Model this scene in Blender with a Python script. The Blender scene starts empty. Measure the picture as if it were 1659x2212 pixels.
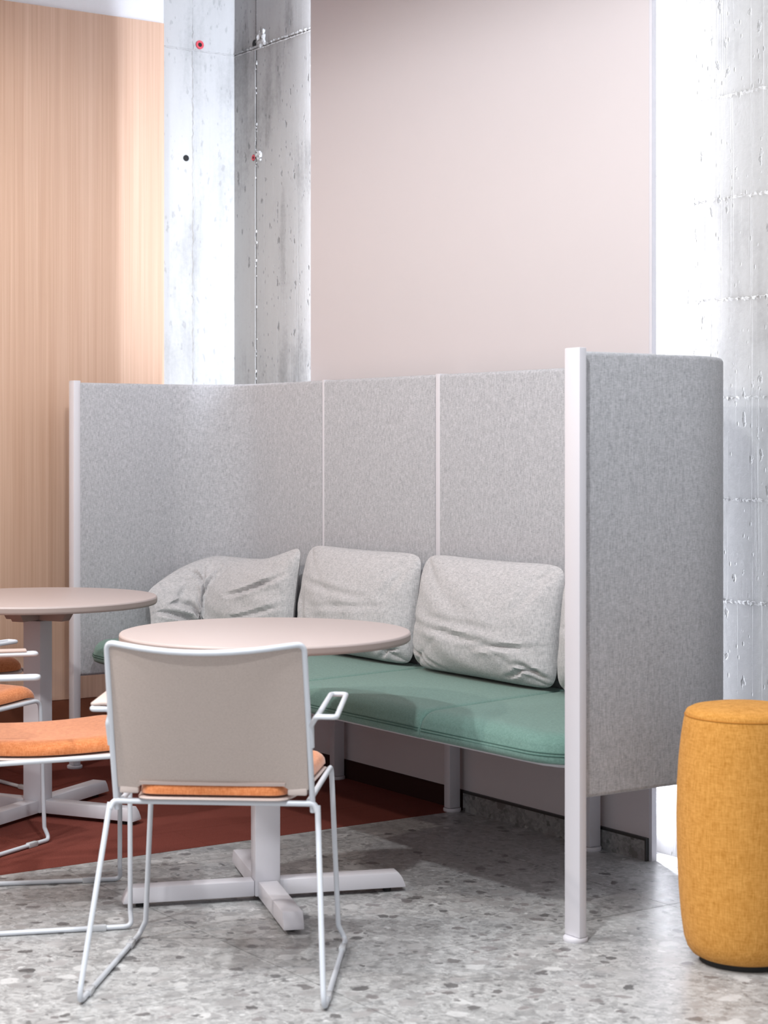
import bpy, math, random
from mathutils import Vector

random.seed(7)
sc = bpy.context.scene
COL = sc.collection

# ------------------------------------------------------------------ camera
cam_d = bpy.data.cameras.new('camera')
cam = bpy.data.objects.new('camera', cam_d)
COL.objects.link(cam)
cam.location = (5.130, -3.791, 1.28)
cam.rotation_euler = (math.pi / 2, 0, 0.9715)
cam_d.sensor_fit = 'HORIZONTAL'
cam_d.sensor_width = 36.0
cam_d.lens = 36.0 * 3963.86 / 1659.0
cam_d.shift_y = -150.44 / 1659.0
cam_d.clip_start = 0.05
cam_d.dof.use_dof = True
cam_d.dof.focus_distance = 6.2
cam_d.dof.aperture_fstop = 7.0
sc.camera = cam

# ------------------------------------------------------------------ world and lights
w = bpy.data.worlds.new('world')
sc.world = w
w.use_nodes = True
w.node_tree.nodes['Background'].inputs['Color'].default_value = (0.93, 0.95, 1.0, 1)
w.node_tree.nodes['Background'].inputs['Strength'].default_value = 0.44

def spot(name, loc, energy, size=161, blend=0.22, radius=0.07, color=(1, 0.93, 0.88), aim=None):
    d = bpy.data.lights.new(name, 'SPOT')
    d.energy = energy; d.spot_size = math.radians(size); d.spot_blend = blend
    d.shadow_soft_size = radius; d.color = color
    o = bpy.data.objects.new(name, d); COL.objects.link(o)
    o.location = loc
    if aim:
        v = Vector(aim) - Vector(loc)
        o.rotation_euler = v.to_track_quat('-Z', 'Y').to_euler()
    return o

def strip(name, loc, rot, sx, sy, energy, color, spread=180):
    d = bpy.data.lights.new(name, 'AREA')
    d.shape = 'RECTANGLE'; d.size = sx; d.size_y = sy
    d.energy = energy; d.color = color; d.spread = math.radians(spread)
    o = bpy.data.objects.new(name, d); COL.objects.link(o)
    o.location = loc; o.rotation_euler = rot
    return o

# LED strips standing in the gap behind both upright edges of the pink wall panel
strip('led_strip', (-0.912, 0.115, 1.78), (0, math.pi / 2, 0), 3.36, 0.008, 11, (0.80, 0.87, 1.0), 126)
strip('led_strip', (-0.972, 0.068, 1.78), (math.pi / 2, 0, 0), 0.008, 3.36, 21.0, (0.90, 0.93, 1.0))
strip('led_strip', (0.85, 0.112, 1.78), (0, -math.pi / 2, 0), 3.36, 0.012, 36, (0.88, 0.92, 1.0))
# recessed ceiling downlights, then one unseen spot added to brighten the right-hand concrete: x, y, watts, cone, softness of the cone's rim, tint
for x, y, e, cone, bl, c in ((2.6, -2.25, 136, 167, 0.2, (0.955, 0.985, 1.0)), (0.1, -2.75, 116, 167, 0.2, (0.975, 0.985, 0.985)),
                             (0.6, -4.6, 130, 165, 0.2, (1, 0.90, 0.80)), (3.3, -3.3, 250, 100, 0.5, (0.95, 0.985, 1.0)),
                             (1.2, -3.5, 135, 100, 0.5, (0.955, 0.985, 1.0)), (2.5, -0.95, 34, 150, 0.4, (0.95, 0.98, 1.0))):
    spot('overhead_spot', (x, y, 3.42), e, cone, bl, color=c)

sc.view_settings.view_transform = 'Standard'
sc.view_settings.look = 'None'
sc.view_settings.gamma = 1.0
sc.view_settings.use_curve_mapping = False
sc.view_settings.exposure = 0.68

# ------------------------------------------------------------------ materials
def srgb(r, g, b):
    f = lambda v: (v / 255 / 12.92) if v / 255 <= 0.04045 else ((v / 255 + 0.055) / 1.055) ** 2.4
    return (f(r), f(g), f(b), 1)

class M:
    """small node-tree builder"""
    def __init__(s, name, rough=0.5, spec=0.5):
        s.m = bpy.data.materials.new(name); s.m.use_nodes = True
        s.t = s.m.node_tree; s.b = s.t.nodes['Principled BSDF']
        s.b.inputs['Roughness'].default_value = rough
        s.b.inputs['Specular IOR Level'].default_value = spec
        s.co = s.t.nodes.new('ShaderNodeTexCoord').outputs['Object']
    def put(s, sock, v):
        if hasattr(v, 'links') or isinstance(v, bpy.types.NodeSocket): s.t.links.new(v, sock)
        else: sock.default_value = v
    def mapping(s, scale=(1, 1, 1), loc=(0, 0, 0), rot=(0, 0, 0), src=None):
        n = s.t.nodes.new('ShaderNodeMapping'); s.t.links.new(src or s.co, n.inputs['Vector'])
        n.inputs['Scale'].default_value = scale; n.inputs['Location'].default_value = loc
        n.inputs['Rotation'].default_value = rot
        return n.outputs['Vector']
    def noise(s, vec, scale=5, detail=4, rough=0.55, dist=0.0):
        n = s.t.nodes.new('ShaderNodeTexNoise'); s.t.links.new(vec, n.inputs['Vector'])
        n.inputs['Scale'].default_value = scale; n.inputs['Detail'].default_value = detail
        n.inputs['Roughness'].default_value = rough; n.inputs['Distortion'].default_value = dist
        return n
    def voro(s, vec, scale=5, feature='F1', rnd=1.0):
        n = s.t.nodes.new('ShaderNodeTexVoronoi'); s.t.links.new(vec, n.inputs['Vector'])
        n.feature = feature
        n.inputs['Scale'].default_value = scale; n.inputs['Randomness'].default_value = rnd
        return n
    def ramp(s, fac, stops, interp='LINEAR'):
        n = s.t.nodes.new('ShaderNodeValToRGB'); s.t.links.new(fac, n.inputs['Fac'])
        cr = n.color_ramp; cr.interpolation = interp
        while len(cr.elements) < len(stops): cr.elements.new(0.5)
        for e, (p, c) in zip(cr.elements, stops):
            e.position = p; e.color = c if len(c) == 4 else (*c, 1)
        return n.outputs['Color']
    def mix(s, fac, a, b, mode='MIX'):
        n = s.t.nodes.new('ShaderNodeMix'); n.data_type = 'RGBA'; n.blend_type = mode
        s.put(n.inputs[0], fac); s.put(n.inputs[6], a); s.put(n.inputs[7], b)
        return n.outputs[2]
    def math(s, op, a, b=0.0):
        n = s.t.nodes.new('ShaderNodeMath'); n.operation = op
        s.put(n.inputs[0], a); s.put(n.inputs[1], b)
        return n.outputs[0]
    def sep(s, vec):
        n = s.t.nodes.new('ShaderNodeSeparateXYZ'); s.t.links.new(vec, n.inputs[0]); return n.outputs
    def bump(s, h, strength=0.3, dist=0.002):
        n = s.t.nodes.new('ShaderNodeBump'); s.put(n.inputs['Height'], h)
        n.inputs['Strength'].default_value = strength; n.inputs['Distance'].default_value = dist
        s.t.links.new(n.outputs['Normal'], s.b.inputs['Normal'])
    def color(s, v): s.put(s.b.inputs['Base Color'], v); return s
    def rough(s, v): s.put(s.b.inputs['Roughness'], v)

def g(v): return (v, v, v, 1)

def flat(name, col, rough=0.45, spec=0.5, var=0.03, sc_=40):
    m = M(name, rough, spec)
    n = m.noise(m.mapping(), sc_, 3)
    c2 = tuple(max(0, x * (1 - var * 2)) for x in col[:3]) + (1,)
    m.color(m.mix(n.outputs['Fac'], c2, col))
    return m.m

def fabric(name, dark, light, scale=1.0, bump=0.35, rough=0.95, sheen=0.15, vert=True):
    """woven heather cloth: two crossed thread noises plus mottling"""
    m = M(name, rough, 0.15)
    a = m.noise(m.mapping((900 * scale, 900 * scale, 90 * scale)), 1.0, 2, 0.6)
    b = m.noise(m.mapping((150 * scale, 150 * scale, 900 * scale)), 1.0, 2, 0.6)
    c = m.noise(m.mapping((1, 1, 1)), 160 * scale, 3, 0.7)
    s1 = m.math('ADD', m.math('MULTIPLY', a.outputs['Fac'], 0.42), m.math('MULTIPLY', b.outputs['Fac'], 0.33))
    s2 = m.math('ADD', s1, m.math('MULTIPLY', c.outputs['Fac'], 0.25))
    m.color(m.ramp(s2, [(0.36, dark), (0.62, light)]))
    m.bump(s2, bump, 0.0015)
    m.b.inputs['Sheen Weight'].default_value = sheen
    return m.m

def mat_terrazzo(name, lo=1.0):
    m = M(name, 0.32, 0.5)
    v = m.mapping()
    wob = m.noise(v, 14, 5, 0.65)
    wv = m.t.nodes.new('ShaderNodeVectorMath'); wv.operation = 'MULTIPLY_ADD'
    m.t.links.new(wob.outputs['Color'], wv.inputs[0]); wv.inputs[1].default_value = (0.075,) * 3
    m.t.links.new(v, wv.inputs[2])
    vv = wv.outputs[0]
    base = m.noise(vv, 26, 7, 0.75)
    col = m.ramp(base.outputs['Fac'], [(0.32, g(0.16 * lo)), (0.47, g(0.30 * lo)), (0.60, g(0.42 * lo)), (0.78, g(0.60 * lo))])
    # fine flakes
    c0 = m.voro(vv, 90)
    col = m.mix(0.35, col, m.ramp(m.sep(c0.outputs['Color'])[0], [(0, g(0.14 * lo)), (0.5, g(0.36 * lo)), (1, g(0.60 * lo))]))
    def stones(col, scale, off, dens, r0, r1, strength, stops):
        c = m.voro(m.mapping(loc=off, src=vv), scale)
        r = m.sep(c.outputs['Color'])
        k = m.math('MULTIPLY', m.ramp(c.outputs['Distance'], [(r0, g(1)), (r1, g(0))]), m.ramp(r[2], [(1 - dens, g(0)), (1.01 - dens, g(1))]))
        return m.mix(m.math('MULTIPLY', k, strength), col, m.ramp(r[1], stops))
    col = stones(col, 15, (5.3, 2.1, 0), 0.55, 0.34, 0.42, 0.7, [(0, g(0.22 * lo)), (0.4, (0.33 * lo, 0.315 * lo, 0.315 * lo)), (0.75, g(0.44 * lo)), (1, g(0.60 * lo))])
    col = stones(col, 38, (1.3, 7.7, 0), 0.34, 0.30, 0.40, 0.75, [(0, g(0.08 * lo)), (0.45, g(0.16 * lo)), (0.7, g(0.30 * lo)), (1, g(0.66 * lo))])
    col = stones(col, 17, (9.1, 4.2, 0), 0.30, 0.27, 0.33, 0.85, [(0, g(0.06 * lo)), (0.6, (0.14 * lo, 0.13 * lo, 0.13 * lo)), (1, (0.26 * lo, 0.24 * lo, 0.24 * lo))])
    col = stones(col, 9.5, (3.1, 1.7, 0), 0.30, 0.24, 0.285, 0.92, [(0, (0.05 * lo, 0.046 * lo, 0.046 * lo)), (0.5, (0.10 * lo, 0.09 * lo, 0.09 * lo)), (0.85, (0.20 * lo, 0.18 * lo, 0.18 * lo)), (1, g(0.34 * lo))])
    m.color(col)
    m.rough(m.ramp(base.outputs['Fac'], [(0.3, g(0.30)), (0.7, g(0.42))]))
    return m.m

def mat_carpet(name):
    m = M(name, 1.0, 0.05)
    f = m.noise(m.mapping(), 420, 2, 0.7)
    s_ = m.noise(m.mapping((60, 2.5, 2.5)), 1.0, 4, 0.6)
    big = m.noise(m.mapping(), 2.2, 3)
    c = m.ramp(f.outputs['Fac'], [(0.3, srgb(88, 46, 42)), (0.7, srgb(148, 84, 74))])
    c = m.mix(m.math('MULTIPLY', s_.outputs['Fac'], 0.4), c, srgb(98, 48, 42))
    c = m.mix(m.math('MULTIPLY', big.outputs['Fac'], 0.3), c, srgb(120, 62, 50))
    m.color(c); m.bump(f.outputs['Fac'], 0.6, 0.004)
    return m.m

def mat_wood(name):
    m = M(name, 0.5, 0.35)
    a = m.noise(m.mapping((14, 14, 0.16)), 3.0, 6, 0.6, 0.2)
    b = m.noise(m.mapping((230, 230, 1.4)), 1.0, 4, 0.6)
    d = m.noise(m.mapping((70, 70, 0.4)), 1.0, 3, 0.6)
    c = m.ramp(a.outputs['Fac'], [(0.30, srgb(204, 168, 145)), (0.5, srgb(214, 180, 157)), (0.7, srgb(222, 190, 168))])
    c = m.mix(m.ramp(b.outputs['Fac'], [(0.35, g(0.28)), (0.62, g(0))]), c, srgb(184, 140, 110))
    c = m.mix(m.ramp(d.outputs['Fac'], [(0.56, g(0)), (0.74, g(0.26))]), c, srgb(178, 134, 104))
    m.color(c); m.bump(b.outputs['Fac'], 0.08, 0.001)
    return m.m

def mat_concrete(name, light, dark, pits=1.0):
    m = M(name, 0.75, 0.3)
    big = m.noise(m.mapping((1, 1, 0.55)), 2.6, 6, 0.62, 0.6)
    st = m.noise(m.mapping((7, 7, 0.9)), 1.6, 5, 0.65)
    fine = m.noise(m.mapping(), 55, 5, 0.7)
    mixf = m.math('ADD', m.math('MULTIPLY', big.outputs['Fac'], 0.5), m.math('ADD', m.math('MULTIPLY', st.outputs['Fac'], 0.35), m.math('MULTIPLY', fine.outputs['Fac'], 0.15)))
    col = m.ramp(mixf, [(0.36, dark), (0.50, light), (0.66, tuple(min(1, x * 1.08) for x in light[:3]) + (1,))])
    # blow holes and scratches, stretched along the boards
    pv = m.mapping((30, 30, 13))
    wob = m.noise(m.mapping((60, 60, 34)), 1.0, 4)
    wv = m.t.nodes.new('ShaderNodeVectorMath'); wv.operation = 'MULTIPLY_ADD'
    m.t.links.new(wob.outputs['Color'], wv.inputs[0]); wv.inputs[1].default_value = (0.9,) * 3
    m.t.links.new(pv, wv.inputs[2])
    p = m.voro(wv.outputs[0], 1.0)
    pr = m.sep(p.outputs['Color'])
    hole = m.math('MULTIPLY', m.ramp(p.outputs['Distance'], [(0.13, g(1)), (0.24, g(0))]), m.ramp(pr[0], [(0.62, g(0)), (0.66, g(1))]))
    p2 = m.voro(m.mapping((58, 58, 26)), 1.0)
    pr2 = m.sep(p2.outputs['Color'])
    hole2 = m.math('MULTIPLY', m.ramp(p2.outputs['Distance'], [(0.10, g(1)), (0.22, g(0))]), m.ramp(pr2[1], [(0.72, g(0)), (0.76, g(1))]))
    lines = m.noise(m.mapping((150, 150, 0.9)), 1.0, 3, 0.6)
    ln = m.ramp(lines.outputs['Fac'], [(0.60, g(0)), (0.74, g(1))])
    h = m.math('MAXIMUM', hole, hole2)
    col = m.mix(m.math('MULTIPLY', h, 0.62 * pits), col, g(0.16))
    col = m.mix(m.math('MULTIPLY', ln, 0.13 * pits), col, g(0.3))
    m.color(col)
    hh = m.math('SUBTRACT', m.math('MULTIPLY', fine.outputs['Fac'], 0.25), m.math('ADD', h, m.math('MULTIPLY', ln, 0.25)))
    m.bump(hh, 0.55 * pits, 0.004)
    return m.m

MAT = dict(
    terrazzo=mat_terrazzo('terrazzo'),
    terrazzo_base=mat_terrazzo('terrazzo_skirting', 0.62),
    joint=flat('floor_joint_grout', g(0.16), 0.8),
    carpet=mat_carpet('red_brown_carpet'),
    wood=mat_wood('oak_veneer'),
    plinth=flat('brown_plinth', srgb(122, 72, 52), 0.7, 0.2, 0.08),
    white_wall=flat('white_plaster', srgb(236, 236, 240), 0.8, 0.2),
    pink=flat('pale_pink_paint', srgb(199, 192, 194), 0.7, 0.25, 0.008, 6),
    panel_edge=flat('white_panel_edge', srgb(204, 202, 209), 0.5),
    concrete=mat_concrete('board_marked_concrete', g(0.30), g(0.22)),
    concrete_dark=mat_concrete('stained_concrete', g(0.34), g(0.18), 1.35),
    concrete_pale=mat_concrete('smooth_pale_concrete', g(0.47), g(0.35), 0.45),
    groove=flat('concrete_joint', g(0.22), 0.95, 0.1, 0.2, 90),
    plaster_lump=flat('pale_mortar', g(0.52), 0.9, 0.1, 0.15, 120),
    black_hole=flat('dark_tie_hole', g(0.015), 0.9),
    red_plug=flat('red_plastic_cone', srgb(200, 60, 74), 0.5),
    black_trim=flat('black_edge_trim', g(0.022), 0.5),
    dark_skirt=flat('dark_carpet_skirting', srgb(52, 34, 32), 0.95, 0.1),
    ceiling=flat('white_ceiling', srgb(235, 235, 238), 0.9, 0.1),
    metal=flat('white_powder_coat', srgb(206, 204, 210), 0.38, 0.45, 0.006),
    rod=flat('pale_grey_rod', srgb(198, 202, 209), 0.32, 0.5, 0.006),
    foot=flat('white_nylon_foot', srgb(206, 204, 210), 0.5),
    glide=flat('clear_grey_glide', srgb(188, 190, 194), 0.15, 0.6),
    rubber=flat('black_rubber', g(0.02), 0.8),
    laminate=flat('blush_laminate', srgb(188, 174, 171), 0.42, 0.45, 0.006),
    lam_edge=flat('greige_table_edge', srgb(162, 148, 143), 0.5, 0.4, 0.01),
    bracket=flat('greige_table_bracket', srgb(168, 152, 146), 0.5),
    greige=fabric('greige_back_mesh', srgb(168, 155, 148), srgb(188, 175, 168), 1.5, 0.15, 0.8, 0.0),
    greige_clip=flat('greige_clip', srgb(186, 172, 166), 0.5),
    shell=flat('greige_plastic_shell', srgb(190, 174, 168), 0.5),
    arm_pad=flat('blush_arm_pad', srgb(196, 178, 170), 0.55),
    screen=fabric('grey_heather_screen', srgb(146, 147, 151), srgb(192, 192, 197), 0.52, 0.25),
    pillow=fabric('pale_grey_linen', srgb(156, 156, 159), srgb(202, 200, 202), 0.5, 0.4),
    green=fabric('sage_green_wool', srgb(86, 116, 108), srgb(114, 146, 137), 0.9, 0.12, 0.9, 0.22),
    green_seam=flat('dark_green_seam', srgb(60, 92, 84), 0.9),
    orange=fabric('orange_felt', srgb(178, 98, 50), srgb(214, 138, 90), 0.5, 0.3, 0.95, 0.45),
    yellow=fabric('mustard_wool', srgb(180, 122, 50), srgb(214, 156, 82), 0.36, 0.2, 0.95, 0.05),
    yellow_seam=flat('mustard_seam', srgb(178, 116, 36), 0.9),
)

# ------------------------------------------------------------------ geometry helpers
class MB:
    def __init__(s): s.v = []; s.f = []
    def add(s, verts, faces):
        o = len(s.v); s.v += [tuple(p) for p in verts]; s.f += [tuple(i + o for i in f) for f in faces]; return s
    def box(s, x0, x1, y0, y1, z0, z1):
        v = [(x, y, z) for z in (z0, z1) for x, y in ((x0, y0), (x1, y0), (x1, y1), (x0, y1))]
        return s.add(v, [(3, 2, 1, 0), (4, 5, 6, 7), (0, 1, 5, 4), (1, 2, 6, 5), (2, 3, 7, 6), (3, 0, 4, 7)])
    def lathe(s, prof, n=48, c=(0, 0)):
        v = []
        for r, z in prof:
            for k in range(n):
                a = 2 * math.pi * k / n; v.append((c[0] + r * math.cos(a), c[1] + r * math.sin(a), z))
        f = []
        for i in range(len(prof) - 1):
            for k in range(n):
                k2 = (k + 1) % n; f.append((i * n + k, i * n + k2, (i + 1) * n + k2, (i + 1) * n + k))
        f.append(tuple(range(n - 1, -1, -1))); f.append(tuple((len(prof) - 1) * n + k for k in range(n)))
        return s.add(v, f)
    def tube(s, pts, r, n=10, closed=False):
        P = [Vector(p) for p in pts]; N = len(P); rings = []
        up = None
        for i in range(N):
            if closed: t = P[(i + 1) % N] - P[i - 1]
            else: t = P[min(i + 1, N - 1)] - P[max(i - 1, 0)]
            t.normalize()
            if up is None:
                up = Vector((0, 0, 1)) if abs(t.z) < 0.9 else Vector((1, 0, 0))
            side = t.cross(up); side.normalize(); up = side.cross(t); up.normalize()
            rings.append([P[i] + r * (math.cos(2 * math.pi * k / n) * side + math.sin(2 * math.pi * k / n) * up) for k in range(n)])
        v = [q for ring in rings for q in ring]; f = []
        for i in range(N if closed else N - 1):
            j = (i + 1) % N
            for k in range(n):
                k2 = (k + 1) % n; f.append((i * n + k, i * n + k2, j * n + k2, j * n + k))
        if not closed:
            f.append(tuple(range(n - 1, -1, -1))); f.append(tuple((N - 1) * n + k for k in range(n)))
        return s.add(v, f)
    def prism(s, poly, z0, z1):
        n = len(poly); v = [(x, y, z0) for x, y in poly] + [(x, y, z1) for x, y in poly]
        f = [tuple(range(n - 1, -1, -1)), tuple(range(n, 2 * n))] + [(i, (i + 1) % n, n + (i + 1) % n, n + i) for i in range(n)]
        return s.add(v, f)
    def build(s, name, mat, parent=None, smooth=False, bevel=0.0, seg=2, loc=None, rotz=0.0):
        me = bpy.data.meshes.new(name); me.from_pydata(s.v, [], s.f); me.validate(); me.update()
        import bmesh
        bm = bmesh.new(); bm.from_mesh(me); bmesh.ops.recalc_face_normals(bm, faces=bm.faces)
        if bevel:
            es = [e for e in bm.edges if len(e.link_faces) == 2 and e.calc_face_angle(0) > 0.5]
            bmesh.ops.bevel(bm, geom=es, offset=bevel, segments=seg, affect='EDGES', profile=0.5, clamp_overlap=True)
        if smooth or bevel:
            for f in bm.faces: f.smooth = True
        bm.to_mesh(me); bm.free()
        if smooth or bevel:
            me.set_sharp_from_angle(angle=math.radians(38))
        me.materials.append(mat)
        o = bpy.data.objects.new(name, me); COL.objects.link(o)
        if parent: o.parent = parent
        if loc: o.location = loc
        o.rotation_euler.z = rotz
        return o

def fillet(pts, r, n=6, closed=False):
    P = [Vector(p) for p in pts]; out = []; N = len(P)
    for i in range(N):
        if not closed and i in (0, N - 1): out.append(P[i]); continue
        a, b, c = P[i - 1], P[i], P[(i + 1) % N]
        u = a - b; v = c - b; lu, lv = u.length, v.length
        u.normalize(); v.normalize()
        rr = r[i] if isinstance(r, (list, tuple)) else r
        ang = u.angle(v)
        if ang > math.pi - 0.05: out.append(b); continue
        d = min(rr / math.tan(ang / 2), lu * 0.48, lv * 0.48)
        p0, p1 = b + u * d, b + v * d
        for k in range(n + 1):
            t = k / n
            out.append(p0 * (1 - t) ** 2 + b * 2 * t * (1 - t) + p1 * t * t)
    return out

def tag(o, label=None, cat=None, group=None, kind=None):
    if label: o['label'] = label
    if cat: o['category'] = cat
    if group: o['group'] = group
    if kind: o['kind'] = kind
    return o

def thing(name, label, cat, loc=(0, 0, 0), rotz=0.0, group=None):
    o = bpy.data.objects.new(name, None); COL.objects.link(o)
    o.empty_display_size = 0.1
    o.location = loc; o.rotation_euler.z = rotz
    return tag(o, label, cat, group)

def copy_tree(o, parent=None):
    c = o.copy(); COL.objects.link(c); c.parent = parent
    for ch in list(o.children): copy_tree(ch, c)
    return c

def struct(o, label=None): return tag(o, label, None, None, 'structure')

# ------------------------------------------------------------------ setting
EDGE = 0.009            # where the carpet meets the terrazzo
floor = struct(MB().box(-1.80, 7.0, -7.0, 0.16, -0.10, -0.008).build('floor', MAT['joint']), 'grey terrazzo floor of large slabs')
xs = [EDGE + 0.0008, 0.18, 1.38, 2.58, 3.78, 4.98, 6.18, 7.0]
ys = [0.149, -0.276, -1.476, -2.676, -3.876, -5.076, -6.276, -7.0]
G = 0.0011
for i in range(len(xs) - 1):
    for j in range(len(ys) - 1):
        MB().box(xs[i] + G, xs[i + 1] - G, ys[j + 1] + G, ys[j] - G, -0.010, 0.0).build('tile', MAT['terrazzo'], floor)

carpet = struct(MB().box(-1.76, EDGE, -6.8, 0.04, -0.0085, -0.0045).build('carpet', MAT['dark_skirt']), 'red brown carpet of long planks along the oak wall')
n_ = 0
x = EDGE
while x > -1.74:
    x0 = max(x - 0.25, -1.755)
    y = 0.04 - (0.0 if n_ % 2 == 0 else 0.5)
    if n_ % 2: MB().box(x0 + 0.0006, x - 0.0006, y + 0.0006, 0.04, -0.006, 0.0).build('carpet_plank', MAT['carpet'], carpet)
    while y > -5.0:
        MB().box(x0 + 0.0006, x - 0.0006, y - 1.0 + 0.0006, y - 0.0006, -0.006, 0.0).build('carpet_plank', MAT['carpet'], carpet)
        y -= 1.0
    x = x0; n_ += 1

TOP = 3.5
ceiling = struct(MB().box(-1.9, 7.0, -7.0, 0.3, TOP, TOP + 0.1).build('ceiling', MAT['ceiling']), 'white ceiling')

# raw concrete wall behind everything: core slab with formwork panels cast against it
wall_back = struct(MB().box(-1.784, 7.0, 0.156, 0.30, -0.1, TOP).build('wall_back', MAT['groove']), 'raw board marked concrete wall')
def cpanel(x0, x1, z0, z1, y, mat): return MB().box(x0, x1, y, 0.162, z0, z1).build('concrete_panel', mat, wall_back, bevel=0.0015, seg=1)
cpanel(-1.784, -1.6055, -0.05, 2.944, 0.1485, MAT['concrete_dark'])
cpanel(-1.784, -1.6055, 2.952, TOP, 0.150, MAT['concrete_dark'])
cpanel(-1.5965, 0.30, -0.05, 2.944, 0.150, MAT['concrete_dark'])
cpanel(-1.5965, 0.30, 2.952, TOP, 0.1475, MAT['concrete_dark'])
ridge_later = []
zb = [-0.05, 0.20, 0.503, 0.806, 1.109, 1.412, 1.706, 2.010, 2.315, 2.62, 2.925, 3.23, TOP]
for k in range(len(zb) - 1):
    cpanel(0.306, 3.2, zb[k] + 0.0004, zb[k + 1] - 0.0004, 0.150 + random.uniform(-0.0009, 0.0009), MAT['concrete'])
    cpanel(3.204, 7.0, zb[k] + 0.0004, zb[k + 1] - 0.0004, 0.150 + random.uniform(-0.0009, 0.0009), MAT['concrete'])
for k in range(3, len(zb) - 2):
    ridge_later.append(zb[k])
# short return wall of paler concrete
wall_corner = struct(MB().box(-1.95, -1.790, -0.30, 0.30, -0.1, TOP).build('wall_corner', MAT['groove']), 'pale concrete return wall beside the oak cladding')
def rpanel(y0, y1, z0, z1, x): return MB().box(-1.796, x, y0, y1, z0, z1).build('concrete_panel', MAT['concrete_pale'], wall_corner, bevel=0.0015, seg=1)
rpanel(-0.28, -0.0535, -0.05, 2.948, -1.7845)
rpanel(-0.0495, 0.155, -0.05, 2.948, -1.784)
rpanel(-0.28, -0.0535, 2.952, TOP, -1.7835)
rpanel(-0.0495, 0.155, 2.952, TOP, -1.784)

def ridge(name, p0, p1, mat, parent, w=0.006, h=0.004, n=70, axis='y'):
    """rough mortar fin left along a formwork joint"""
    m = MB(); P0, P1 = Vector(p0), Vector(p1); d = (P1 - P0).normalized()
    nrm = Vector((0, -1, 0)) if axis == 'y' else Vector((1, 0, 0))
    sd = d.cross(nrm)
    rows = []
    for i in range(n + 1):
        q = P0 + (P1 - P0) * (i / n) + sd * random.uniform(-0.3, 0.3) * w
        ww = w * random.uniform(0.5, 1.3); hh = h * random.uniform(0.1, 1.2)
        rows.append([q - sd * ww - nrm * 0.003, q - sd * ww * 0.4 + nrm * hh, q + sd * ww * 0.4 + nrm * hh * random.uniform(0.3, 1), q + sd * ww - nrm * 0.003])
    v = [p for r in rows for p in r]; f = []
    for i in range(n):
        for k in range(3): f.append((i * 4 + k, i * 4 + k + 1, i * 4 + 5 + k, i * 4 + 4 + k))
    m.add(v, f); return m.build(name, mat, parent, smooth=True)
for zr in ridge_later:
    ridge('mortar_fin', (0.9, 0.150, zr), (2.3, 0.150, zr), MAT['concrete_dark'], wall_back, 0.009, 0.0022, 260)
ridge('mortar_fin', (-1.784, -0.051, 1.2), (-1.784, -0.051, TOP), MAT['concrete_pale'], wall_corner, 0.009, 0.005, 160, 'x')
ridge('mortar_fin', (-1.784, -0.20, 2.95), (-1.784, 0.15, 2.95), MAT['concrete_pale'], wall_corner, 0.006, 0.004, 50, 'x')
ridge('mortar_fin', (-1.782, 0.150, 2.946), (-1.02, 0.150, 2.946), MAT['plaster_lump'], wall_back, 0.004, 0.0035, 140)
ridge('mortar_fin', (-1.782, 0.149, 2.957), (-1.02, 0.149, 2.957), MAT['concrete_dark'], wall_back, 0.006, 0.006, 160)
def crumbs(x, z0, z1, n, parent):
    m = MB()
    for _ in range(n):
        z = random.uniform(z0, z1); r = random.choice((0.0015, 0.002, 0.0028, 0.004)); xx = x + random.uniform(-0.003, 0.010)
        v = [(xx + r * math.cos(a) * random.uniform(0.6, 1.2), 0.149 - d, z + 1.6 * r * math.sin(a) * random.uniform(0.6, 1.2)) for d in (-0.001, r * 0.8) for a in (0, 1.26, 2.51, 3.77, 5.03)]
        m.add(v, [(0, 1, 6, 5), (1, 2, 7, 6), (2, 3, 8, 7), (3, 4, 9, 8), (4, 0, 5, 9), (5, 6, 7, 8, 9)])
    return tag(m.build('mortar_crumbs', MAT['plaster_lump'], parent, smooth=True), kind='stuff')
crumbs(-1.600, 1.3, 3.3, 46, wall_back)

def lump(c, r, parent, n=11):
    m = MB()
    for _ in range(n):
        p = (c[0] + random.uniform(-r, r) * 0.8, c[1] - random.uniform(0, 0.006), c[2] + random.uniform(-r, r))
        q = r * random.uniform(0.25, 0.5); prof = []
        nn = 7; vv = []
        for i in range(5):
            a = math.pi * i / 4
            for k in range(nn):
                b = 2 * math.pi * k / nn; rr = q * random.uniform(0.75, 1.15)
                vv.append((p[0] + rr * math.sin(a) * math.cos(b), p[1] + 0.7 * rr * math.sin(a) * math.sin(b), p[2] + rr * math.cos(a)))
        ff = [(i * nn + k, i * nn + (k + 1) % nn, (i + 1) * nn + (k + 1) % nn, (i + 1) * nn + k) for i in range(4) for k in range(nn)]
        m.add(vv, ff)
    return m.build('mortar_lump', MAT['plaster_lump'], parent, smooth=True)
lump((-1.548, 0.15, 2.985), 0.029, wall_back, 22)
lump((-1.574, 0.15, 2.487), 0.022, wall_back, 16)

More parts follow.
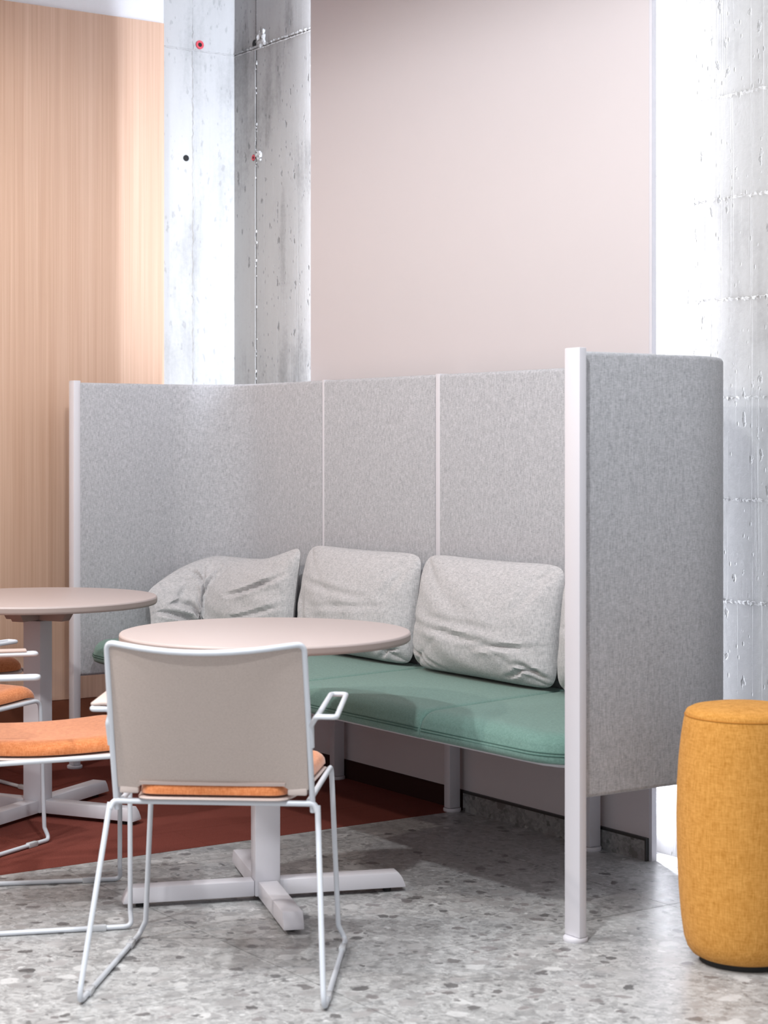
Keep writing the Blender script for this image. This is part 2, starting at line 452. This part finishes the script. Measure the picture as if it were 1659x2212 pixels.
def disc_on(name, c, r, mat, parent, axis, ring=0.0, depth=0.004, n=20):
    m = MB(); v = []; r2 = r - ring
    prof = [(r, -0.003), (r, depth)] + ([(r2, depth), (r2, -0.001)] if ring else [])
    for rr, dd in prof:
        for k in range(n):
            a = 2 * math.pi * k / n
            if axis == 'y': v.append((c[0] + rr * math.cos(a), c[1] - dd, c[2] + rr * math.sin(a)))
            else: v.append((c[0] + dd, c[1] + rr * math.cos(a), c[2] + rr * math.sin(a)))
    L = len(prof); f = [(i * n + k, i * n + (k + 1) % n, (i + 1) * n + (k + 1) % n, (i + 1) * n + k) for i in range(L - 1) for k in range(n)]
    f.append(tuple((L - 1) * n + k for k in range(n)))
    m.add(v, f); return m.build(name, mat, parent, smooth=True)
disc_on('tie_hole', (-1.602 - 0.01, 0.149, 2.972), 0.017, MAT['black_hole'], wall_back, 'y', depth=0.0015)
disc_on('tie_hole', (-1.619, 0.149, 2.489), 0.014, MAT['black_hole'], wall_back, 'y', depth=0.0015)
disc_on('plug', (-1.619, 0.149, 2.489), 0.0125, MAT['red_plug'], wall_back, 'y', ring=0.006, depth=0.003)['label'] = 'red plastic cone in the lower tie hole'
disc_on('tie_hole', (-1.784, -0.022, 2.977), 0.010, MAT['black_hole'], wall_corner, 'x', depth=0.0022)
disc_on('plug', (-1.784, -0.022, 2.977), 0.0185, MAT['red_plug'], wall_corner, 'x', ring=0.009, depth=0.005)['label'] = 'red plastic cone around the upper tie hole'
disc_on('tie_hole', (-1.7835, -0.087, 2.488), 0.013, MAT['black_hole'], wall_corner, 'x', depth=0.0022)

# oak clad wall on the left, plinth below, white wall above
wall_left = struct(MB().box(-1.80, -1.754, -5.5, -0.206, 0.235, 3.04).build('wall_left', MAT['wood'], bevel=0.002), 'oak veneer wall cladding')
struct(MB().box(-1.80, -1.757, -5.5, -0.21, -0.01, 0.235).build('baseboard_left', MAT['plinth']), 'brown plinth under the oak cladding')
struct(MB().box(-1.95, -1.772, -5.5, -0.20, 3.041, TOP).build('trim_1', MAT['white_wall']), 'white wall strip above the oak cladding')
struct(MB().box(-1.95, -1.80, -5.5, -0.21, -0.1, 3.041).build('wall_side', MAT['white_wall']), 'white wall behind the oak cladding')

# pale pink wall panel in front of the concrete
PX0, PX1, PY = -0.995, 0.966, 0.043
wall_front = struct(MB().box(PX0 + 0.004, PX1 - 0.012, PY, PY + 0.018, 0.0, TOP - 0.002).build('wall_center', MAT['pink']), 'pale pink wall panel standing off the concrete')
MB().box(PX1 - 0.0118, PX1, PY + 0.0005, PY + 0.020, 0.0, TOP - 0.002).build('edge_strip', MAT['panel_edge'], wall_front)
MB().box(PX0, PX0 + 0.0038, PY + 0.0005, PY + 0.020, 0.0, TOP - 0.002).build('edge_strip', MAT['panel_edge'], wall_front)
MB().box(PX0 + 0.25, PX1 - 0.25, PY + 0.0185, 0.147, 0.0, TOP - 0.002).build('stud_box', MAT['white_wall'], wall_front)
bb = struct(MB().box(EDGE + 0.012, PX1 - 0.018, PY - 0.012, PY - 0.0005, 0.0, 0.062).build('baseboard_back', MAT['terrazzo_base']), 'terrazzo skirting under the pink panel')
MB().box(EDGE + 0.012, PX1 - 0.012, PY - 0.0128, PY - 0.0005, 0.0622, 0.070).build('cap_strip', MAT['black_trim'], bb)
MB().box(PX1 - 0.0178, PX1 - 0.012, PY - 0.0128, PY - 0.0005, 0.0, 0.062).build('end_strip', MAT['black_trim'], bb)
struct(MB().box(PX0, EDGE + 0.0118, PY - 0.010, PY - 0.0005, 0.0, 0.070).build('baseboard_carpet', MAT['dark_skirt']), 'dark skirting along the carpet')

# ------------------------------------------------------------------ booth sofa
booth = thing('booth_sofa', 'high backed booth sofa with grey fabric screens, white posts and long green seat', 'sofa')
ZT, ZB = 1.515, 0.362
PYC, AX, RC, TH = -0.045, 1.505, 0.29, 0.035

def screen_panel(path, name='screen_panel'):
    """upholstered slab along a plan path: rounded cross-section swept along it"""
    P = [Vector((x, y, 0)) for x, y in path]
    nrm = []
    for i in range(len(P)):
        t = (P[min(i + 1, len(P) - 1)] - P[max(i - 1, 0)]).normalized(); nrm.append(Vector((-t.y, t.x, 0)))
    h = TH / 2; rr = 0.012
    sec = []
    for cx_, cz_, a0 in ((h - rr, ZB + rr, -90), (h - rr, ZT - rr, 0), (-h + rr, ZT - rr, 90), (-h + rr, ZB + rr, 180)):
        for k in range(4):
            a = math.radians(a0 + 30 * k); sec.append((cx_ + rr * math.cos(a), cz_ + rr * math.sin(a)))
    # cap rings shrink a little so the ends look stuffed
    m = MB(); v = []; n = len(sec)
    def ring(p, nn, s, back):
        for o, z in sec:
            zc = (ZT + ZB) / 2
            v.append(p + nn * o * s + Vector((0, 0, zc + (z - zc) * (1 - (1 - s) * 0.012))) + back)
    L = len(P)
    for i in range(L): ring(P[i], nrm[i], 1.0, Vector())
    f = [(i * n + k, i * n + (k + 1) % n, (i + 1) * n + (k + 1) % n, (i + 1) * n + k) for i in range(L - 1) for k in range(n)]
    f.append(tuple(range(n))); f.append(tuple((L - 1) * n + k for k in reversed(range(n))))
    m.add(v, f); return m.build(name, MAT['screen'], booth, smooth=True)

def arm_path(sgn):
    pts = [(sgn * (0.737 + 0.0085), PYC), (sgn * 0.9, PYC), (sgn * 1.05, PYC)]
    cx_, cy_ = AX - RC, PYC - RC
    for k in range(17):
        a = math.radians(90 - 90 * k / 16); pts.append((sgn * (cx_ + RC * math.cos(a)), cy_ + RC * math.sin(a)))
    pts += [(sgn * AX, -0.5), (sgn * AX, -0.6), (sgn * AX, -0.712)]
    return pts
screen_panel(arm_path(-1)); screen_panel(arm_path(1))
for a, b in ((-0.737 + 0.0085, -0.0140), (0.0140, 0.737 - 0.0085)):
    screen_panel([(a + (b - a) * k / 6, PYC) for k in range(7)])

def post(x, y, wr, wn, top, rf):
    o = MB().box(x - wr / 2, x + wr / 2, y - wn / 2, y + wn / 2, 0.0125, top).build('post', MAT['metal'], booth, bevel=0.003)
    MB().lathe([(rf * 0.96, 0.0), (rf, 0.003), (rf, 0.009), (rf * 0.94, 0.012)], 32, (x, y)).build('foot', MAT['foot'], o, smooth=True)
    return o
post(1.514, -0.725, 0.060, 0.024, 1.523, 0.032)
post(-1.514, -0.725, 0.046, 0.030, 1.523, 0.030)
for x_ in (-0.737, 0.0, 0.737):
    p_ = post(x_, 0.0, 0.034, 0.046, 1.50, 0.031)
    wst = 0.0262 if x_ == 0 else 0.0155
    MB().box(x_ - wst / 2, x_ + wst / 2, -0.0622, -0.0235, 0.40, 1.517).build('seam_strip', MAT['metal'], p_, bevel=0.002)

# long seat in four segments
def back_y(x):
    a = abs(x); r = 0.25; xe = 1.478
    if a <= xe - r: return -0.072
    d = min(a - (xe - r), r); return -0.072 - r + math.sqrt(max(0, r * r - d * d))
def front_y(x):
    a = abs(x); r = 0.17; xe = 1.478
    f0 = -0.745 + 0.02 * (a / 1.3) ** 2
    if a <= xe - r: return f0
    d = min(a - (xe - r), r); return f0 + r - math.sqrt(max(0, r * r - d * d))
def seat_segment(xf0, xf1, xb0, xb1, end0, end1):
    NU, NV = 34, 34; m = MB(); v = []
    zb_, zt_ = 0.430, 0.515
    def s(t): return 0.5 - 0.5 * math.cos(math.pi * t)
    def pos(u, vv):
        xf = xf0 + (xf1 - xf0) * u; xb = xb0 + (xb1 - xb0) * u
        yf, yb = front_y(xf), back_y(xb)
        return xf + (xb - xf) * vv, yf + (yb - yf) * vv
    top = []
    for i in range(NU + 1):
        for j in range(NV + 1):
            u, vv = s(i / NU), s(j / NV)
            x_, y_ = pos(u, vv)
            df = y_ - front_y(x_); dbk = back_y(x_) - y_
            dl = (x_ - (xf0 + (xb0 - xf0) * vv)); dr = ((xf1 + (xb1 - xf1) * vv) - x_)
            def rnd(d, r): q = max(0.0, 1 - max(d, 0) / r); return 1 - math.sqrt(max(0, 1 - q * q))
            z = zt_ - 0.040 * rnd(df, 0.052) - 0.02 * rnd(dbk, 0.03)
            z -= (0.05 * rnd(dl, 0.06) if end0 else 0.012 * rnd(dl, 0.022)) + (0.05 * rnd(dr, 0.06) if end1 else 0.012 * rnd(dr, 0.022))
            z += 0.008 * math.sin(math.pi * u) * math.sin(math.pi * min(1, vv * 1.1)) - 0.006
            top.append((x_, y_, max(z, zb_ + 0.006)))
    v += top
    idx = lambda i, j: i * (NV + 1) + j
    f = [(idx(i, j), idx(i + 1, j), idx(i + 1, j + 1), idx(i, j + 1)) for i in range(NU) for j in range(NV)]
    rim = [idx(i, 0) for i in range(NU + 1)] + [idx(NU, j) for j in range(1, NV + 1)] + [idx(i, NV) for i in range(NU - 1, -1, -1)] + [idx(0, j) for j in range(NV - 1, 0, -1)]
    cx_ = sum(top[k][0] for k in rim) / len(rim); cy_ = sum(top[k][1] for k in rim) / len(rim)
    prev = rim
    for zz, sh in ((0.457, -0.0065), (0.443, -0.006), (0.435, 0.0), (0.430, 0.012)):
        cur = []
        for k in rim:
            x_, y_, z = top[k]; d = Vector((x_ - cx_, y_ - cy_)); d.normalize()
            cur.append(len(v)); v.append((x_ - d.x * max(sh, 0) * 0.9, y_ - d.y * sh, min(z, zz)))
        n = len(rim)
        f += [(prev[k], cur[k], cur[(k + 1) % n], prev[(k + 1) % n]) for k in range(n)]
        prev = cur
    f.append(tuple(prev))
    m.add(v, f); o = m.build('seat_cushion', MAT['green'], booth, smooth=True)
    pts = []
    for k in range(41):
        x_ = xf0 + (xf1 - xf0) * (0.01 + 0.98 * k / 40); pts.append((x_, front_y(x_) - 0.0052, 0.4535))
    for dz in (0.0, 0.0075):
        MB().tube([(a, b + (0.0007 if dz else 0), c + dz) for a, b, c in pts], 0.0016, 6).build('seam', MAT['green_seam'], o, smooth=True)
    return o
E_ = 0.0015
F = (-1.474, -0.72, 0.10, 0.845, 1.474); B = (-1.474, -0.735, 0.0, 0.72, 1.474)
for k in range(4):
    seat_segment(F[k] + E_, F[k + 1] - E_, B[k] + E_, B[k + 1] - E_, k == 0, k == 3)
ring_ = [(x_ * 0.985, front_y(x_) + 0.058) for x_ in [(-1.474 + 2.948 * k / 60) for k in range(61)]] + [(x_ * 0.985, back_y(x_) - 0.006) for x_ in [(1.474 - 2.948 * k / 60) for k in range(61)]]
MB().prism(ring_, 0.414, 0.4295).build('seat_board', MAT['metal'], booth)['label'] = 'white board under the green seat'

# ------------------------------------------------------------------ pillows
def pillow(label, path, zb_, h, T, lean, wr, group, tilt=None, noise=0.0, seed=1, tback=0.45, pin=0.05, mid=None):
    """stuffed cover: path(u)->(x, y, nx, ny); v up. wr: creases (u0,v0,u1,v1,width,depth)"""
    rnd = random.Random(seed); NU, NV = 84, 56
    ph = [(rnd.uniform(2, 7), rnd.uniform(2, 7), rnd.uniform(0, 6.3), rnd.uniform(0.4, 1)) for _ in range(9)]
    def crease(u, v):
        d = 0.0
        for u0, v0, u1, v1, wd, dp in wr:
            du, dv = u1 - u0, v1 - v0; L2 = du * du + dv * dv
            t = max(0, min(1, ((u - u0) * du + (v - v0) * dv) / L2))
            q = math.hypot(u - u0 - t * du, v - v0 - t * dv) / wd
            if q < 3.5:
                e = math.sin(math.pi * (0.12 + 0.76 * t))
                d += dp * e * (-math.exp(-q * q * 3.2) + 0.42 * math.exp(-(q - 1.15) ** 2 * 3.0))
        for a, b, c, k in ph: d += noise * k * math.sin(a * u * 2 + b * v * 2 + c) / 3
        return d
    m = MB(); V = []; F_ = []
    def vert(u, v, side):
        # rounded outline, pulled-in sides, ears at the corners
        mx = max(abs(u), abs(v)); q = (abs(u) ** 9 + abs(v) ** 9) ** (1 / 9)
        k = mx / q if q > 0 else 1
        uu = u * k * (1 - pin * (1 - v * v)); vv = v * k * (1 - pin * 1.2 * (1 - u * u))
        x_, y_, nx, ny = path(uu)
        th = (max(0, 1 - abs(u) ** 2.3) * max(0, 1 - abs(v) ** 2.3)) ** 0.5
        th *= (1 - 0.20 * v)
        hh = h(uu) if callable(h) else h
        z = zb_ + hh * (vv + 1) / 2
        if tilt: z += tilt(uu, vv)
        off = (T * th + crease(u, v) * min(1, th * 2.2)) if side > 0 else -T * tback * th
        off += lean * (1 - (vv + 1) / 2)
        return (x_ + nx * off, y_ + ny * off, z)
    idx = {}
    for side in (1, -1):
        for i in range(NU + 1):
            for j in range(NV + 1):
                edge = i in (0, NU) or j in (0, NV)
                if edge and side < 0: idx[(side, i, j)] = idx[(1, i, j)]; continue
                u = -math.cos(math.pi * i / NU) * 0.5 + (2 * i / NU - 1) * 0.5; v = -math.cos(math.pi * j / NV) * 0.5 + (2 * j / NV - 1) * 0.5
                idx[(side, i, j)] = len(V); V.append(vert(u, v, side))
        for i in range(NU):
            for j in range(NV):
                F_.append((idx[(side, i, j)], idx[(side, i + 1, j)], idx[(side, i + 1, j + 1)], idx[(side, i, j + 1)]))
    m.add(V, F_); o = m.build('pillow', MAT['pillow'], None, smooth=True)
    return tag(o, label, 'pillow', group)

PG = 'loose grey pillows along the green seat'
def straight(xc, hw, y=-0.125): return lambda u: (xc + hw * u, y, 0.0, -1.0)
SZ = 0.512
pillow('plump creased grey pillow beside the near white post, nearest of the three large ones', straight(0.392, 0.376), SZ, 0.39, 0.108, 0.045,
       [(-0.95, -0.15, 0.9, -0.42, 0.10, 0.007), (-0.6, -0.02, 0.5, -0.10, 0.10, 0.005), (0.1, -0.45, 0.95, -0.30, 0.07, 0.007), (0.75, -0.62, 0.98, -0.85, 0.07, 0.016),
        (0.55, -0.85, 0.9, -0.70, 0.05, 0.010), (-0.95, -0.6, -0.6, -0.95, 0.07, 0.010), (-0.7, -0.7, -0.3, -0.95, 0.06, 0.006), (0.9, 0.9, 0.6, 0.2, 0.1, 0.005)], PG, noise=0.0022, seed=3, pin=0.025)
pillow('grey pillow in the middle behind the front table, left lower corner hidden', straight(-0.366, 0.370), SZ, 0.387, 0.105, 0.045,
       [(-0.8, 0.35, 0.5, 0.15, 0.10, 0.006), (-0.75, 0.0, -0.55, -0.7, 0.10, 0.010), (-0.4, -0.1, 0.7, 0.05, 0.09, 0.005), (0.3, -0.8, 0.8, -0.62, 0.05, 0.012),
        (0.65, -0.9, 0.9, -0.7, 0.05, 0.012), (0.9, 0.8, 0.7, 0.2, 0.09, 0.006)], PG, noise=0.0022, seed=5, pin=0.025)
def arc_path(sgn, s0, s1, off):
    """arc-length path along the inside of a curved corner, u=-1..1 -> s0..s1 measured from the post beside the straight back"""
    r = RC - off; st = (AX - RC) - 0.737
    def p(u):
        s = s0 + (s1 - s0) * (u + 1) / 2
        if s < st: return (sgn * (0.737 + s), PYC - off, 0.0, -1.0)
        a = (s - st) / r
        if a < math.pi / 2:
            return (sgn * (AX - RC + r * math.sin(a)), PYC - RC + r * math.cos(a), -sgn * math.sin(a), -math.cos(a))
        q = (s - st) - r * math.pi / 2
        return (sgn * (AX - off), PYC - RC - q, -sgn * 1.0, 0.0)
    return p
right_arc = arc_path(1, 0.045, 0.76, 0.10)
pillow('grey pillow mostly hidden behind the near white post', right_arc, SZ, 0.38, 0.09, 0.03, [(-0.9, 0.1, 0.4, -0.2, 0.1, 0.006)], PG, noise=0.002, seed=8, pin=0.025)
left_arc0 = arc_path(-1, -0.006, 0.91, 0.11)
left_arc = lambda u: left_arc0(-u)
def tilt1(u, v):
    k = (v + 1) / 2
    return k * (0.055 * max(0, (u - 0.35) / 0.65) ** 1.6 - 0.16 * max(0, (-0.30 - u) / 0.70) ** 1.4 - 0.012 * math.cos(2.2 * u))
pillow('crumpled slumped grey pillow in the far left corner', left_arc, SZ, 0.33, 0.12, 0.05,
       [(-0.60, 0.88, -0.38, 0.25, 0.060, 0.022), (-0.44, 0.80, -0.18, -0.75, 0.06, 0.020), (-0.95, 0.0, -0.55, -0.80, 0.07, 0.026), (-0.82, 0.18, -0.30, -0.80, 0.08, 0.024),
        (-0.55, 0.0, -0.15, -0.60, 0.08, 0.016), (-0.10, 0.78, -0.28, 0.05, 0.07, 0.018), (0.05, 0.80, -0.1, 0.35, 0.06, 0.010), (0.30, 0.12, 0.88, 0.42, 0.09, 0.018),
        (0.40, -0.45, 0.95, -0.18, 0.08, 0.012), (0.0, -0.70, 0.7, -0.62, 0.10, 0.010), (-0.35, 0.5, -0.33, -0.3, 0.06, 0.012), (-0.7, 0.55, -0.8, 0.1, 0.08, 0.010)],
       PG, tilt=tilt1, noise=0.004, seed=11, pin=0.035)

# ------------------------------------------------------------------ tables
def table(label, loc, rot):
    t = thing('round_table', label, 'table', loc, rot, 'round cafe tables')
    R_ = 0.408; ZTOP = 0.75
    prof = [(R_ - 0.012, ZTOP - 0.027), (R_ - 0.004, ZTOP - 0.0262), (R_ - 0.0005, ZTOP - 0.022), (R_, ZTOP - 0.018), (R_, ZTOP - 0.007)]
    MB().lathe(prof, 128).build('table_edge', MAT['lam_edge'], t, smooth=True)
    pr2 = [(R_, ZTOP - 0.0069), (R_ - 0.0008, ZTOP - 0.0035), (R_ - 0.003, ZTOP - 0.001), (R_ - 0.0065, ZTOP)]
    MB().lathe(pr2, 128).build('tabletop', MAT['laminate'], t, smooth=True)
    MB().box(-0.0355, 0.0355, -0.0355, 0.0355, 0.0135, 0.6695).build('column', MAT['metal'], t, bevel=0.003)
    for k in range(4):
        a = k * math.pi / 2; ca, sa = math.cos(a), math.sin(a)
        w2, z0, z1, l0, l1 = 0.0275, 0.013, 0.056, 0.0362, 0.402
        sec = [(l0, z0), (l1, z0), (l1 - 0.004, z0 + 0.012), (l1 - 0.011, z0 + 0.028), (l1 - 0.022, z1), (l0, z1)]
        v = [(l * ca - s_ * w2 * sa, l * sa + s_ * w2 * ca, z) for s_ in (-1, 1) for l, z in sec]
        n = len(sec); f = [tuple(range(n)), tuple(range(2 * n - 1, n - 1, -1))] + [(i, n + i, n + (i + 1) % n, (i + 1) % n) for i in range(n)]
        leg = MB().add(v, f).build('leg', MAT['metal'], t, bevel=0.0025)
        MB().lathe([(0.012, 0.0), (0.012, 0.0128)], 16, ((l1 - 0.05) * ca, (l1 - 0.05) * sa)).build('glide', MAT['rubber'], leg)
    # cross bracket under the top, tapered ends
    for a in (0.0, math.pi / 2):
        ca, sa = math.cos(a), math.sin(a); w2 = 0.024; z1, z0 = 0.7225, 0.674; L = 0.150
        if a: z0 = 0.6745
        sec = [(-L, z1), (-L + 0.035, z0 - 0.004), (L - 0.035, z0 - 0.004), (L, z1)]
        if a: sec = [(-L, z1), (-L + 0.035, z0 - 0.002), (-0.025, z0 - 0.002), (-0.025, z1)]
        v = [(l * ca - s_ * w2 * sa, l * sa + s_ * w2 * ca, z) for s_ in (-1, 1) for l, z in sec]
        n = 4; f = [tuple(range(n)), tuple(range(2 * n - 1, n - 1, -1))] + [(i, n + i, n + (i + 1) % n, (i + 1) % n) for i in range(n)]
        b_ = MB().add(v, f).build('bracket', MAT['bracket'], t, bevel=0.002)
        if a:
            v2 = [(-p[0], -p[1], p[2]) for p in v]
            MB().add(v2, f).build('bracket', MAT['bracket'], t, bevel=0.002)
    return t
table('round blush table in the middle, before the green seat, on a white cross base', (0.6855, -1.158, 0), math.radians(-20))
table('round blush table at the left edge, before the oak wall, on a white cross base', (-0.752, -1.215, 0), math.radians(31))

# ------------------------------------------------------------------ chairs
RR = 0.0068
def make_chair():
    t = thing('armchair', 'x', 'chair', group='sled base chairs with orange seats')
    def yb(z): return -0.125 - (z - 0.43) * 0.31          # slope of the back uprights
    for s in (-1, 1):
        pts = [(s * 0.222, -0.105, 0.436), (s * 0.232, 0.285, 0.452), (s * 0.250, 0.285, 0.044), (s * 0.268, 0.288, 0.0075), (s * 0.280, -0.302, 0.0075), (s * 0.246, -0.132, 0.432)]
        leg = MB().tube(fillet(pts, [0, 0.028, 0.02, 0.024, 0.030, 0], 6), RR, 10).build('sled_leg', MAT['rod'], t, smooth=True)
        for yy in (0.20, -0.20):
            xx = 0.268 + (0.288 - yy) * 0.0203
            MB().box(s * xx - 0.0085, s * xx + 0.0085, yy - 0.022, yy + 0.022, 0.0, 0.0165).build('glide', MAT['glide'], leg, bevel=0.003)
    MB().tube(fillet([(-0.2455, -0.137, 0.418), (-0.2385, -0.128, 0.436), (0.2385, -0.128, 0.436), (0.2455, -0.137, 0.418)], 0.016, 5), RR * 1.02, 10).build('rear_rail', MAT['rod'], t, smooth=True)
    # back frame: two uprights and a bowed top rail
    up = [(-0.233, yb(0.415) + 0.004, 0.415), (-0.232, yb(0.60), 0.60), (-0.228, yb(0.815) , 0.822)]
    top = [(-0.220 + 0.44 * k / 12, yb(0.82) - 0.060 * (1 - (2 * k / 12 - 1) ** 2), 0.822 - 0.016 * (1 - (2 * k / 12 - 1) ** 2)) for k in range(1, 12)]
    path = fillet([up[0], up[1], up[2], top[0]], [0, 0.2, 0.022, 0], 6) + [Vector(p) for p in top[1:-1]] + list(reversed([Vector((-p[0], p[1], p[2])) for p in fillet([up[0], up[1], up[2], top[0]], [0, 0.2, 0.022, 0], 6)]))
    MB().tube(path, RR, 10).build('back_frame', MAT['rod'], t, smooth=True)
    # backrest: thin bowed panel with a cut-out for the seat pad at its foot
    def panel(x0, x1, zf, zt, name, mat, th, nx=20, nz=14, dy=0.0, parent=t):
        m = MB(); V = []; F_ = []
        for sd in (0, 1):
            for i in range(nx + 1):
                x_ = x0 + (x1 - x0) * i / nx
                for j in range(nz + 1):
                    zz = zf(x_) + (zt(x_) - zf(x_)) * j / nz
                    k = max(0, min(1, (zz - 0.44) / 0.38))
                    y_ = yb(zz) - 0.060 * (1 - (x_ / 0.225) ** 2) * k ** 0.8 + (th if sd else 0) + dy
                    V.append((x_, y_, zz))
        o_ = (nx + 1) * (nz + 1); ix = lambda s_, i, j: s_ * o_ + i * (nz + 1) + j
        for i in range(nx):
            for j in range(nz):
                F_.append((ix(0, i, j), ix(0, i + 1, j), ix(0, i + 1, j + 1), ix(0, i, j + 1)))
                F_.append((ix(1, i, j + 1), ix(1, i + 1, j + 1), ix(1, i + 1, j), ix(1, i, j)))
            F_.append((ix(0, i, 0), ix(1, i, 0), ix(1, i + 1, 0), ix(0, i + 1, 0))); F_.append((ix(0, i, nz), ix(0, i + 1, nz), ix(1, i + 1, nz), ix(1, i, nz)))
        for j in range(nz):
            F_.append((ix(0, 0, j), ix(0, 0, j + 1), ix(1, 0, j + 1), ix(1, 0, j))); F_.append((ix(0, nx, j), ix(1, nx, j), ix(1, nx, j + 1), ix(0, nx, j + 1)))
        m.add(V, F_); return m.build(name, mat, parent, smooth=True)
    back = panel(-0.225, 0.225, lambda x_: 0.484 - 0.014 * max(0, min(1, (abs(x_) - 0.165) / 0.012)), lambda x_: 0.817 - 0.016 * (1 - (x_ / 0.225) ** 2), 'backrest', MAT['greige'], 0.006, dy=0.0)
    panel(-0.172, 0.172, lambda x_: 0.4795, lambda x_: 0.487, 'slot_lip', MAT['shell'], 0.016, nz=2, dy=-0.006, parent=back)
    for s in (-1, 1):
        MB().box(min(s * 0.176, s * 0.222), max(s * 0.176, s * 0.222), yb(0.46) - 0.006, yb(0.46) + 0.012, 0.456, 0.4735).build('corner_clip', MAT['greige_clip'], back, bevel=0.004)
    # seat pad and shell
    def seat_grid(z0f, z1f, w0, w1, y0, y1, rc, name, mat, crown):
        NU, NV = 24, 26; m = MB(); V = []; F_ = []
        def P(u, v, k):
            y_ = y0 + (y1 - y0) * (v + 1) / 2; hw = w0 + (w1 - w0) * (v + 1) / 2
            # superellipse outline
            au, av = abs(u), abs(v); q = max((au ** 12 + av ** 12) ** (1 / 12), 1e-6); mxx = max(au, av)
            sc_ = (mxx / q) if q > 0 else 1
            x_ = u * hw * sc_; yy = (y0 + y1) / 2 + (y1 - y0) / 2 * v * sc_
            e = max(0, 1 - mxx)
            rr = min(1, e / 0.16); prof = math.sqrt(max(0, 1 - (1 - rr) ** 2))
            vv = (yy - y0) / (y1 - y0)
            base = -0.012 * math.sin(math.pi * vv) + 0.012 * vv - 0.018 * max(0, (vv - 0.85) / 0.15) ** 2
            return (x_, yy, (z1f - (z1f - z0f) * (1 - prof) * 0.75 if k else z0f + 0.4 * (1 - prof) * crown) + base)
        for k in (0, 1):
            for i in range(NU + 1):
                for j in range(NV + 1):
                    V.append(P(-math.cos(math.pi * i / NU), -math.cos(math.pi * j / NV), k))
        o_ = (NU + 1) * (NV + 1); ix = lambda k, i, j: k * o_ + i * (NV + 1) + j
        for i in range(NU):
            for j in range(NV):
                F_.append((ix(1, i, j), ix(1, i + 1, j), ix(1, i + 1, j + 1), ix(1, i, j + 1))); F_.append((ix(0, i, j + 1), ix(0, i + 1, j + 1), ix(0, i + 1, j), ix(0, i, j)))
            F_.append((ix(0, i, 0), ix(0, i + 1, 0), ix(1, i + 1, 0), ix(1, i, 0))); F_.append((ix(0, i, NV), ix(1, i, NV), ix(1, i + 1, NV), ix(0, i + 1, NV)))
        for j in range(NV):
            F_.append((ix(0, 0, j), ix(1, 0, j), ix(1, 0, j + 1), ix(0, 0, j + 1))); F_.append((ix(0, NU, j), ix(0, NU, j + 1), ix(1, NU, j + 1), ix(1, NU, j)))
        m.add(V, F_); return m.build(name, mat, t, smooth=True)
    seat_grid(0.4545, 0.494, 0.172, 0.226, -0.155, 0.292, 0.05, 'seat', MAT['orange'], 0.01)
    seat_grid(0.4465, 0.4535, 0.178, 0.230, -0.160, 0.296, 0.05, 'seat_shell', MAT['shell'], 0.0)
    # arms: bent rod loops, the left one carries a pad
    for s in (-1, 1):
        z = 0.66
        xo, yo, xf = (0.305, -0.270, 0.289) if s > 0 else (0.276, -0.190, 0.292)
        stem = [(s * 0.237, yb(0.575) + 0.002, 0.575), (s * 0.238, yb(0.62) - 0.004, 0.628), (s * (xo - 0.046), yo + 0.004, z), (s * xo, yo, z), (s * xf, 0.105, z), (s * (xf - 0.038), 0.108, z), (s * (xo - 0.044), yo + 0.010, z + 0.0005)]
        arm = MB().tube(fillet(stem, [0, 0.02, 0.016, 0.012, 0.013, 0.013, 0], 6), RR * 0.92, 10).build('armrest', MAT['rod'], t, smooth=True)
        if s < 0:
            m = MB(); poly = [(-0.281, -0.180), (-0.297, 0.078), (-0.249, 0.080), (-0.226, -0.174)]
            m.prism(poly, z + 0.0063, z + 0.0135); m.build('arm_pad', MAT['arm_pad'], arm, bevel=0.003)
    return t
chair = make_chair()
spec = [
    ('beige backed chair in the foreground, back to us, before the middle table', (1.250, -1.612), 141),
    ('chair cut off at the left edge with its orange seat facing the middle table', (0.412, -1.777), 67),
    ('chair at the left table of which only a front seat corner and rod leg show', (-0.440, -1.737), 117),
    ('shaded chair behind the left table, rust coloured seat corner by its column', (-1.37, -1.37), 9),
]
for i, (lab, (x_, y_), ang) in enumerate(spec):
    o = chair if i == 0 else copy_tree(chair)
    o['label'] = lab
    o.location = (x_, y_, 0); o.rotation_euler.z = math.radians(ang - 90)
    if i == 1:
        for c_ in o.children:
            if c_.name.startswith('armrest'): c_.location = (0, -0.06, 0.009)

# ------------------------------------------------------------------ mustard stool
st = thing('pouf_stool', 'tall barrel shaped mustard fabric stool at the right edge', 'stool', (1.885, -0.492, 0))
body = [(0.100, 0.0135), (0.118, 0.0145), (0.132, 0.022), (0.142, 0.036), (0.150, 0.060), (0.157, 0.11), (0.163, 0.18), (0.1675, 0.27), (0.169, 0.35), (0.1675, 0.43), (0.163, 0.50), (0.157, 0.555), (0.151, 0.592), (0.1475, 0.606)]
MB().lathe(body, 72).build('body', MAT['yellow'], st, smooth=True)
MB().lathe([(0.1470, 0.6062), (0.1465, 0.612), (0.143, 0.618), (0.130, 0.6245), (0.10, 0.630), (0.06, 0.6335), (0.015, 0.6345)], 72).build('top_pad', MAT['yellow'], st, smooth=True)
MB().tube([(0.1478 * math.cos(2 * math.pi * k / 72), 0.1478 * math.sin(2 * math.pi * k / 72), 0.6062) for k in range(72)], 0.0017, 6, True).build('seam', MAT['yellow_seam'], st, smooth=True)
MB().lathe([(0.112, 0.0), (0.112, 0.0134)], 48).build('base', MAT['rubber'], st)
